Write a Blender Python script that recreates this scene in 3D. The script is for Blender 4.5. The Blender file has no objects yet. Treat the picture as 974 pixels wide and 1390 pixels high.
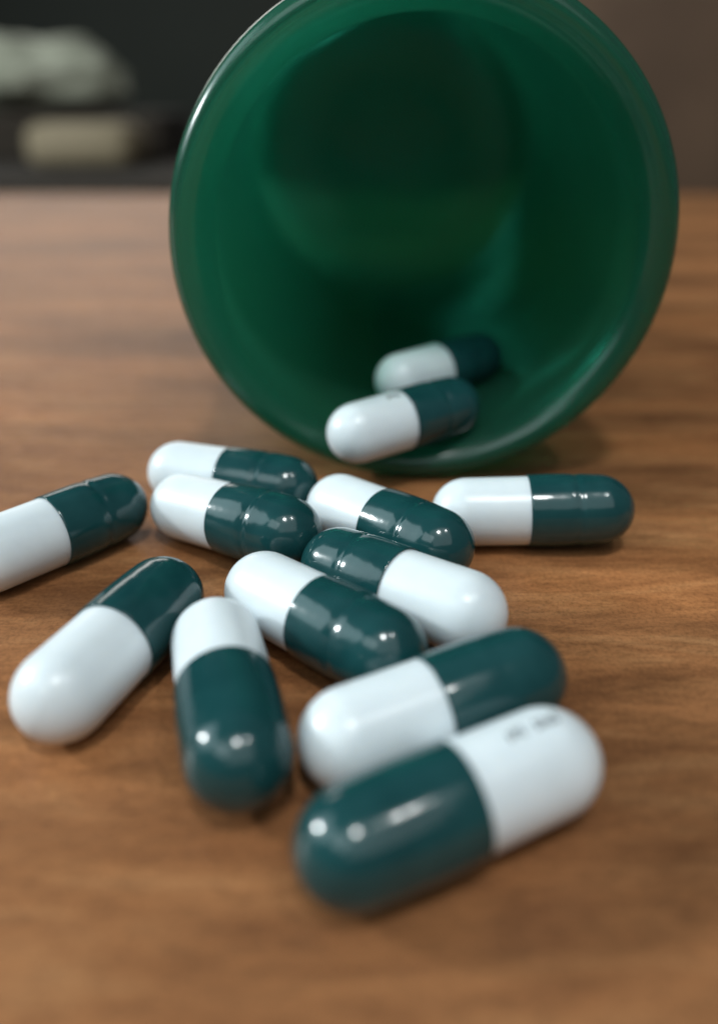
import bpy, bmesh, math, random
from mathutils import Vector, Matrix
random.seed(7)
C = bpy.context.scene
COL = C.collection
MM = 0.001

# ------------------------------------------------------------------ camera
cam_d = bpy.data.cameras.new('camera')
cam = bpy.data.objects.new('camera', cam_d)
COL.objects.link(cam)
cam.location = (0, 0, 44.1*MM)
cam.rotation_euler = (math.radians(90-24.6), 0, 0)
cam_d.sensor_fit = 'VERTICAL'
cam_d.sensor_height = 36
cam_d.lens = 36*1140/1390
cam_d.shift_y = -45/1390
cam_d.clip_start = 0.004
cam_d.clip_end = 50
cam_d.dof.use_dof = True
cam_d.dof.focus_distance = 78*MM
cam_d.dof.aperture_fstop = cam_d.lens/2.7
C.camera = cam

# ------------------------------------------------------------------ light
w = bpy.data.worlds.new('World'); C.world = w; w.use_nodes = True
bg = w.node_tree.nodes['Background']
bg.inputs[0].default_value = (0.75, 0.9, 1.0, 1); bg.inputs[1].default_value = 0.10

def area(name, loc, aim, size, energy, col, shape='DISK', size_y=None):
    l = bpy.data.lights.new(name, 'AREA'); l.shape = shape; l.size = size
    if size_y: l.size_y = size_y
    l.energy = energy; l.color = col
    o = bpy.data.objects.new(name, l); COL.objects.link(o)
    o.location = loc
    o.rotation_euler = (Vector(aim)-Vector(loc)).to_track_quat('-Z', 'Y').to_euler()
    return o
AIM = (0, 0.065, 0)
area('ceiling_lamp', (0.05, -0.36, 1.10), AIM, 0.13, 4.8, (0.97, 1.0, 0.99))
area('left_lamp', (-1.25, 0.30, 0.58), AIM, 0.13, 12.0, (0.93, 0.99, 1.0))
area('right_lamp', (0.41, -0.20, 1.04), AIM, 0.06, 1.3, (0.97, 1.0, 0.99))
area('window_light', (-1.25, 0.20, 0.80), AIM, 1.0, 7.5, (0.74, 0.95, 1.0), 'RECTANGLE', 0.9)
area('back_glare_light', (-0.55, 1.75, 0.46), (0, 0.2, 0), 0.9, 2.2, (1.0, 0.96, 0.92), 'RECTANGLE', 0.24)  # unseen light added behind for glare on the table and in the bottle
area('ceiling_fill', (0.3, -1.1, 1.7), AIM, 2.2, 12.5, (0.88, 0.98, 1.0), 'RECTANGLE', 2.0)  # broad lamp added behind the camera as fill for the white halves

area('left_fill', (-0.75, -0.70, 1.10), AIM, 0.9, 4.5, (0.82, 0.97, 1.0), 'RECTANGLE', 0.6)  # soft lamp added at front left for a streak on the bottle lip

vs = C.view_settings
vs.view_transform = 'Standard'; vs.look = 'None'; vs.exposure = 0; vs.gamma = 1
C.render.engine = 'CYCLES'
cy = C.cycles
cy.use_denoising = True
cy.max_bounces = 14; cy.transmission_bounces = 12; cy.transparent_max_bounces = 12; cy.diffuse_bounces = 5
cy.caustics_refractive = True; cy.caustics_reflective = False
cy.blur_glossy = 0.6; cy.sample_clamp_indirect = 4.0

# ------------------------------------------------------------------ materials
def mat(name, base, rough=0.5, **kw):
    m = bpy.data.materials.new(name); m.use_nodes = True
    b = m.node_tree.nodes['Principled BSDF']
    b.inputs['Base Color'].default_value = (*base, 1); b.inputs['Roughness'].default_value = rough
    for k, v in kw.items(): b.inputs[k.replace('_', ' ')].default_value = v
    return m
def N(m, t, **inp):
    n = m.node_tree.nodes.new(t)
    for k, v in inp.items(): n.inputs[k].default_value = v
    return n
def L(m, a, b): m.node_tree.links.new(a, b)
def ramp(m, fac, stops):
    r = N(m, 'ShaderNodeValToRGB'); e = r.color_ramp.elements
    while len(e) < len(stops): e.new(0.5)
    for el, (p, c) in zip(e, stops): el.position = p; el.color = (*c, 1)
    L(m, fac, r.inputs['Fac']); return r.outputs['Color']
def mapping(m, scale, rot=(0,0,0), coord='Object'):
    t = N(m, 'ShaderNodeTexCoord'); mp = N(m, 'ShaderNodeMapping')
    mp.inputs['Scale'].default_value = scale; mp.inputs['Rotation'].default_value = rot
    L(m, t.outputs[coord], mp.inputs['Vector']); return mp.outputs['Vector']
def noise(m, vec, scale, detail=4, rough=0.55, dist=0.0):
    n = N(m, 'ShaderNodeTexNoise'); n.inputs['Scale'].default_value = scale
    n.inputs['Detail'].default_value = detail; n.inputs['Roughness'].default_value = rough
    n.inputs['Distortion'].default_value = dist
    L(m, vec, n.inputs['Vector']); return n.outputs['Fac']
def mixc(m, fac, a, b, mode='MIX'):
    n = N(m, 'ShaderNodeMix'); n.data_type = 'RGBA'; n.blend_type = mode
    for s, v in ((0, fac), (6, a), (7, b)):
        if hasattr(v, 'is_linked'): L(m, v, n.inputs[s])
        else: n.inputs[s].default_value = v if s == 0 else (*v, 1)
    return n.outputs[2]

def wood():
    m = mat('table_wood', (0.2, 0.1, 0.05), 0.42)
    b = m.node_tree.nodes['Principled BSDF']
    rot = (0, 0, math.radians(-14))
    v1 = mapping(m, (40, 190, 190), rot)
    v2 = mapping(m, (420, 1500, 1500), rot)
    v3 = mapping(m, (11, 48, 48), rot)
    n1 = noise(m, v1, 1.0, 6, 0.62, 1.2)
    n2 = noise(m, v2, 1.0, 5, 0.7, 0.4)
    n3 = noise(m, v3, 1.0, 3, 0.5, 1.0)
    n4 = noise(m, mapping(m, (1, 1, 1)), 2600, 3, 0.7)
    c1 = ramp(m, n1, [(0.28, (0.195, 0.080, 0.033)), (0.52, (0.310, 0.137, 0.057)), (0.74, (0.400, 0.200, 0.090))])
    c2 = ramp(m, n2, [(0.34, (0.55, 0.53, 0.50)), (0.54, (1, 1, 1)), (0.75, (1.28, 1.26, 1.24))])
    c3 = ramp(m, n3, [(0.32, (0.52, 0.49, 0.46)), (0.50, (0.95, 0.90, 0.84)), (0.68, (1.32, 1.20, 1.05))])
    c4 = ramp(m, n4, [(0.36, (0.62, 0.60, 0.58)), (0.50, (1, 1, 1)), (0.68, (1.25, 1.25, 1.25))])
    c = mixc(m, 0.55, c1, c2, 'MULTIPLY'); c = mixc(m, 0.9, c, c3, 'MULTIPLY'); c = mixc(m, 0.6, c, c4, 'MULTIPLY')
    L(m, c, b.inputs['Base Color'])
    rr = ramp(m, n2, [(0.3, (0.50,)*3), (0.7, (0.36,)*3)]); L(m, rr, b.inputs['Roughness'])
    bp = N(m, 'ShaderNodeBump', Strength=0.25, Distance=0.00012); L(m, n2, bp.inputs['Height'])
    L(m, bp.outputs[0], b.inputs['Normal'])
    b.inputs['Specular IOR Level'].default_value = 0.28
    return m

def capsule_green():
    m = mat('dark_green_gelatin', (0.012, 0.058, 0.062), 0.14)
    b = m.node_tree.nodes['Principled BSDF']
    v = mapping(m, (1, 1, 1))
    n = noise(m, v, 260, 3)
    L(m, ramp(m, n, [(0.3, (0.006, 0.042, 0.045)), (0.7, (0.011, 0.058, 0.061))]), b.inputs['Base Color'])
    n2 = noise(m, v, 420, 2)
    bp = N(m, 'ShaderNodeBump', Strength=0.12, Distance=0.0003); L(m, n2, bp.inputs['Height'])
    L(m, bp.outputs[0], b.inputs['Normal'])
    b.inputs['Specular IOR Level'].default_value = 0.55
    return m
def capsule_white():
    m = mat('white_gelatin', (0.80, 0.81, 0.79), 0.30)
    b = m.node_tree.nodes['Principled BSDF']
    v = mapping(m, (1, 1, 1))
    n = noise(m, v, 200, 4)
    L(m, ramp(m, n, [(0.3, (0.68, 0.735, 0.765)), (0.7, (0.74, 0.79, 0.815))]), b.inputs['Base Color'])
    n2 = noise(m, v, 380, 2)
    bp = N(m, 'ShaderNodeBump', Strength=0.10, Distance=0.0003); L(m, n2, bp.inputs['Height'])
    L(m, bp.outputs[0], b.inputs['Normal'])
    b.inputs['Subsurface Weight'].default_value = 0.6
    b.inputs['Subsurface Radius'].default_value = (1, 0.9, 0.8)
    b.inputs['Subsurface Scale'].default_value = 0.0012
    return m
def bottle_green():
    m = mat('green_bottle_plastic', (0.10, 0.42, 0.28), 0.20)
    nt = m.node_tree; b = nt.nodes['Principled BSDF']
    b.inputs['Transmission Weight'].default_value = 1.0
    b.inputs['IOR'].default_value = 1.32
    b.inputs['Coat Roughness'].default_value = 0.22; b.inputs['Coat IOR'].default_value = 1.6
    # coat added on the lip for a highlight streak: glossier over its first few millimetres than the satin wall behind it
    tc = N(m, 'ShaderNodeTexCoord'); sx = N(m, 'ShaderNodeSeparateXYZ'); L(m, tc.outputs['Object'], sx.inputs[0])
    mr = N(m, 'ShaderNodeMapRange'); L(m, sx.outputs['Y'], mr.inputs['Value'])
    for k_, v_ in (('From Min', 0.003), ('From Max', 0.009), ('To Min', 0.65), ('To Max', 0.0)): mr.inputs[k_].default_value = v_
    L(m, mr.outputs[0], b.inputs['Coat Weight'])
    v = mapping(m, (1, 1, 1))
    n = noise(m, v, 60, 4)
    L(m, ramp(m, n, [(0.3, (0.020, 0.36, 0.24)), (0.7, (0.035, 0.46, 0.32))]), b.inputs['Base Color'])
    n2 = noise(m, v, 70, 2)
    bp = N(m, 'ShaderNodeBump', Strength=0.25, Distance=0.002); L(m, n2, bp.inputs['Height'])
    L(m, bp.outputs[0], b.inputs['Normal'])
    tr = N(m, 'ShaderNodeBsdfTranslucent'); tr.inputs[0].default_value = (0.06, 0.34, 0.22, 1)
    df = N(m, 'ShaderNodeBsdfDiffuse'); df.inputs[0].default_value = (0.035, 0.16, 0.105, 1)
    m1 = N(m, 'ShaderNodeMixShader'); m1.inputs[0].default_value = 0.5
    L(m, tr.outputs[0], m1.inputs[1]); L(m, df.outputs[0], m1.inputs[2])
    mx = N(m, 'ShaderNodeMixShader'); mx.inputs[0].default_value = 0.38
    L(m, b.outputs[0], mx.inputs[1]); L(m, m1.outputs[0], mx.inputs[2])
    L(m, mx.outputs[0], nt.nodes['Material Output'].inputs['Surface'])
    return m
def mottled(name, a, bcol, scale, rough=0.7):
    m = mat(name, a, rough); b = m.node_tree.nodes['Principled BSDF']
    v = mapping(m, (1, 1, 1)); L(m, ramp(m, noise(m, v, scale, 4), [(0.3, a), (0.7, bcol)]), b.inputs['Base Color'])
    return m

M_WOOD = wood(); M_GREEN = capsule_green(); M_WHITE = capsule_white(); M_BOTTLE = bottle_green()
M_INK = mat('grey_ink', (0.05, 0.055, 0.06), 0.5)
M_WALL = mottled('dark_wall', (0.016, 0.018, 0.011), (0.026, 0.028, 0.018), 3)
M_FLOOR = mottled('dark_floor', (0.035, 0.028, 0.020), (0.055, 0.042, 0.03), 6)
M_CLOTH = mottled('pale_cloth', (0.22, 0.22, 0.16), (0.42, 0.41, 0.32), 20, 0.9)
M_CARD = mottled('tan_card', (0.22, 0.17, 0.10), (0.28, 0.22, 0.14), 15, 0.8)
M_SHELF = mottled('dark_shelf_wood', (0.020, 0.014, 0.009), (0.035, 0.024, 0.015), 10, 0.95)
M_CAB = mottled('brown_cabinet_wood', (0.085, 0.048, 0.028), (0.14, 0.08, 0.047), 8, 0.5)

# ------------------------------------------------------------------ helpers
def obj(name, bm, m, parent=None, smooth=True):
    me = bpy.data.meshes.new(name)
    bmesh.ops.recalc_face_normals(bm, faces=bm.faces)
    for f in bm.faces: f.smooth = smooth
    bm.to_mesh(me); bm.free()
    me.materials.append(m)
    o = bpy.data.objects.new(name, me); COL.objects.link(o)
    if parent: o.parent = parent
    return o
def tag(o, label, cat=None, group=None, kind=None):
    o['label'] = label
    if cat: o['category'] = cat
    if group: o['group'] = group
    if kind: o['kind'] = kind
def lathe(prof, seg=64, axis='X', closed=False):
    """revolve (along, radius) points"""
    bm = bmesh.new(); rings = []
    for a, r in prof:
        if r < 1e-9:
            rings.append([bm.verts.new((a, 0, 0) if axis == 'X' else (0, a, 0))]); continue
        ring = []
        for i in range(seg):
            t = 2*math.pi*i/seg
            p = (a, r*math.cos(t), r*math.sin(t)) if axis == 'X' else (r*math.cos(t), a, r*math.sin(t))
            ring.append(bm.verts.new(p))
        rings.append(ring)
    pairs = list(zip(rings, rings[1:]))
    if closed: pairs.append((rings[-1], rings[0]))
    for A, B in pairs:
        for i in range(seg):
            j = (i+1) % seg
            if len(A) == 1 and len(B) == 1: break
            if len(A) == 1: bm.faces.new((A[0], B[i], B[j]))
            elif len(B) == 1: bm.faces.new((A[i], B[0], A[j]))
            else: bm.faces.new((A[i], B[i], B[j], A[j]))
    return bm
def box(bm, lo, hi, bevel=0.0, seg=3):
    r = bmesh.ops.create_cube(bm, size=1)
    s = Vector(hi)-Vector(lo); c = (Vector(hi)+Vector(lo))/2
    bmesh.ops.scale(bm, verts=r['verts'], vec=s); bmesh.ops.translate(bm, verts=r['verts'], vec=c)
    if bevel:
        es = list({e for v in r['verts'] for e in v.link_edges})
        bmesh.ops.bevel(bm, geom=es, offset=bevel, segments=seg, affect='EDGES', profile=0.5)

# ------------------------------------------------------------------ setting
bm = bmesh.new(); box(bm, (-0.75, -0.25, -0.030), (0.75, 0.440, 0.0), 0.012, 5)
t = obj('wooden_tabletop', bm, M_WOOD, smooth=False)
tag(t, 'brown wooden tabletop with fine horizontal grain under the capsules', 'table')

bm = bmesh.new(); box(bm, (-3, -2, -0.78), (3, 3.0, -0.75)); o = obj('floor', bm, M_FLOOR, smooth=False); o['kind'] = 'structure'
bm = bmesh.new(); box(bm, (-3, 2.2, -0.75), (3, 2.3, 2.2)); o = obj('wall', bm, M_WALL, smooth=False); o['kind'] = 'structure'

# ------------------------------------------------------------------ capsules
def arc(cx, rx, ry, a0, a1, n):
    return [(cx+rx*math.cos(math.radians(a0+(a1-a0)*i/n)), ry*math.sin(math.radians(a0+(a1-a0)*i/n))) for i in range(n+1)]
def body_bm():
    p = [(-10.55, 0)] + arc(-6.85, 3.70, 3.61, 180, 90, 12)[1:] + [(-3.5, 3.62), (0.0, 3.63), (2.0, 3.62), (2.0, 0)]
    return lathe([(a*MM, max(r, 0)*MM) for a, r in p])
def cap_bm(g):
    """g: depth of the locking groove, 1 = deep"""
    p = [(0.6, 3.56), (-0.36, 3.63), (-0.43, 3.72), (-0.38, 3.79), (-0.24, 3.80), (0.8, 3.83), (2.2, 3.845), (3.4, 3.835), (4.05, 3.82), (4.25, 3.815-.06*g), (4.5, 3.805-.085*g),
         (4.75, 3.80-.05*g), (4.95, 3.79), (5.2, 3.785), (6.0, 3.745), (6.8, 3.695)] + arc(6.85, 3.80, 3.69, 88, 0, 12)[:-1] + [(10.65, 0)]
    return lathe([(a*MM, r*MM) for a, r in p])
body_me = None; cap_me = {}
def imprint_bm(rows):
    """short ink strokes wrapped on the body surface: (along, angle) in mm / degrees"""
    bm = bmesh.new(); R = 3.645
    for a0, a1, t0, t1 in rows:
        n = 3; prev = None
        for i in range(n+1):
            t = math.radians(t0+(t1-t0)*i/n)
            q = [bm.verts.new((a*MM, R*math.sin(t)*MM, R*math.cos(t)*MM)) for a in (a0, a1)]
            if prev: bm.faces.new((prev[0], prev[1], q[1], q[0]))
            prev = q
    return bm
G = 'two tone green and white capsules spilled from the green bottle'
def capsule(x, y, z, th, tilt, roll, label, groove=1.0):
    global body_me
    r = bpy.data.objects.new('capsule', None); COL.objects.link(r)
    r.empty_display_size = 0.004
    rot = Matrix.Rotation(math.radians(th), 4, 'Z') @ Matrix.Rotation(math.radians(-tilt), 4, 'Y') @ Matrix.Rotation(math.radians(roll), 4, 'X')
    r.matrix_world = Matrix.Translation((x*MM, y*MM, z*MM)) @ rot
    tag(r, label, 'capsule', G)
    if body_me is None:
        b = obj('body', body_bm(), M_WHITE, r); body_me = b.data
    else:
        b = bpy.data.objects.new('body', body_me); COL.objects.link(b); b.parent = r
    if groove not in cap_me:
        c = obj('cap', cap_bm(groove), M_GREEN, r); cap_me[groove] = c.data
    else:
        c = bpy.data.objects.new('cap', cap_me[groove]); COL.objects.link(c); c.parent = r
    c.location.x = random.uniform(-0.25, 0.3)*MM     # each capsule is pressed home a little differently
    return r, b, c

SPEC = [
 (18.25, 79.3, 4.12, -2.5, 2.6, 0, 'capsule lying sideways alone at right just below the bottle mouth, white end left'),
 (-14.54, 87.49, 3.90, -20.1, 0.8, 40, 'rear one of the two parallel capsules left of the mouth, half hidden'),
 (-13.06, 77.01, 4.33, -34.5, 4.5, 80, 'front one of the two parallel capsules below the left edge of the bottle'),
 (2.79, 75.67, 4.21, -45.9, 3.4, 120, 'capsule directly below the bottle mouth with its white end under the lip'),
 (3.54, 63.83, 4.21, 140.1, -3.3, 160, 'middle capsule with its white end pointing to the lower right'),
 (-3.27, 59.25, 3.99, -42.5, 1.6, 200, 'central capsule with three bright glints on its green end, white end upper left'),
 (-19.59, 56.37, 3.85, 69.9, 0.4, 240, 'greyish capsule at lower left with its white end towards the viewer'),
 (-9.75, 49.65, 4.07, -75.1, 2.2, 280, 'upright looking capsule whose green end points straight at the viewer'),
 (5.67, 48.01, 4.22, 24.8, 3.4, 320, 'capsule lying just behind the nearest one, white end left and green end right'),
 (5.97, 39.12, 4.07, -153.6, -2.3, 0, 'nearest and largest capsule with tiny dark print on its white end'),
 (-30.78, 75.52, 3.80, 49.2, 0.0, 60, 'capsule cut off by the left edge of the photo, green end to the right'),
 (5.66, 95.39, 8.40, 32.0, 3.0, 0, 'capsule sliding out over the bottle lip with its white end first'),
 (11.3, 112.5, 9.4, 36.0, 2.5, 0, 'blurred capsule deep inside the bottle behind the one on the lip'),
]
caps = [capsule(*s, groove=0.12 if i in (6, 7, 8, 9) else 1.0) for i, s in enumerate(SPEC)]
strokes = []
a = -7.5
for wd, t0, t1 in ((.30, -6, 6), (.30, -3, 6), (.30, -6, 5), (.30, -6, 6), (0.55, 9, 9), (.30, -6, 6), (.30, -6, 3), (.30, -4, 6)):
    if t0 != t1:
        strokes += [(a, a+.14, t0, t1), (a+.14, a+wd, t1-3, t1), (a+.14, a+wd, t0, t0+3)]
    a += wd+.16
imp = obj('imprint', imprint_bm(strokes), M_INK, caps[9][1]); imp['label'] = 'tiny dark printed code on the white half'
im2 = bpy.data.objects.new('imprint', imp.data); COL.objects.link(im2); im2.parent = caps[11][1]
im2.rotation_euler = (math.radians(8), 0, 0); im2.location = (4.6*MM, 0, 0)

# ------------------------------------------------------------------ bottle
def bottle_profile():
    # (depth from the mouth, radius); outer skin first, then the inner skin back to the lip
    pr = [(0.9, 27.9), (2.5, 28.2), (6, 28.2), (8.5, 27.8), (10, 27.5), (14, 27.5), (50, 29.4), (96, 31.7), (100.5, 31.0), (103, 28.5), (103.5, 26), (103, 14), (103, 0)]
    inner = [(100, 0), (100, 14), (100, 24.5), (99, 27), (96, 28.4), (50, 26.3), (20, 24.6), (12, 23.9), (6, 23.3), (3.6, 23.6), (2.2, 24.1), (1.0, 24.75), (0.1, 25.5), (-0.25, 26.2), (-0.05, 27.1)]
    return pr + inner
bmb = lathe([(a*MM, r*MM) for a, r in bottle_profile()], 128, 'Y', closed=True)
bot = obj('green_bottle', bmb, M_BOTTLE)
bot.location = (7.05*MM, 94.0*MM, 28.4*MM)
bot.rotation_euler = (math.radians(2.5), 0, 0)
tag(bot, 'green translucent bottle lying on its side with its open mouth facing the viewer', 'bottle')

# ------------------------------------------------------------------ blurred background
bm = bmesh.new(); box(bm, (-1.30, 0.90, -0.075), (0.10, 1.40, -0.035), 0.004)
sh = obj('low_shelf', bm, M_SHELF, smooth=False); tag(sh, 'dark shelf behind the table carrying the pale blurred things', 'shelf')
bm = bmesh.new(); box(bm, (-0.385, 1.03, -0.035), (-0.262, 1.13, 0.014), 0.018, 5); o = obj('tan_box', bm, M_CARD)
tag(o, 'small blurred tan box low in the dark background at upper left', 'box')
bm = bmesh.new(); box(bm, (-0.62, 1.15, -0.035), (-0.25, 1.36, 0.022), 0.006); o = obj('dark_case', bm, M_SHELF, smooth=False)
tag(o, 'dark case behind the tan box with the pale bundle on it', 'case')
bm = bmesh.new(); bmesh.ops.create_icosphere(bm, subdivisions=5, radius=1)
from mathutils import noise as mn
for v in bm.verts:
    d = v.co.copy(); k = 1+0.30*mn.noise(d*1.7+Vector((3, 1, 5)))+0.03*mn.noise(d*5)
    v.co = Vector((-0.44+0.115*d.x*k, 1.25+0.07*d.y*k, max(0.0222, 0.066+0.050*d.z*k)))
o = obj('pale_bundle', bm, M_CLOTH)
tag(o, 'blurred pale cream bundle on a dark case at upper left', 'bundle')
bm = bmesh.new(); box(bm, (0.17, 0.9, -0.75), (0.95, 1.3, 0.25), 0.006); o = obj('brown_cabinet', bm, M_CAB, smooth=False)
tag(o, 'blurred brown wooden cabinet behind the table at right', 'cabinet')
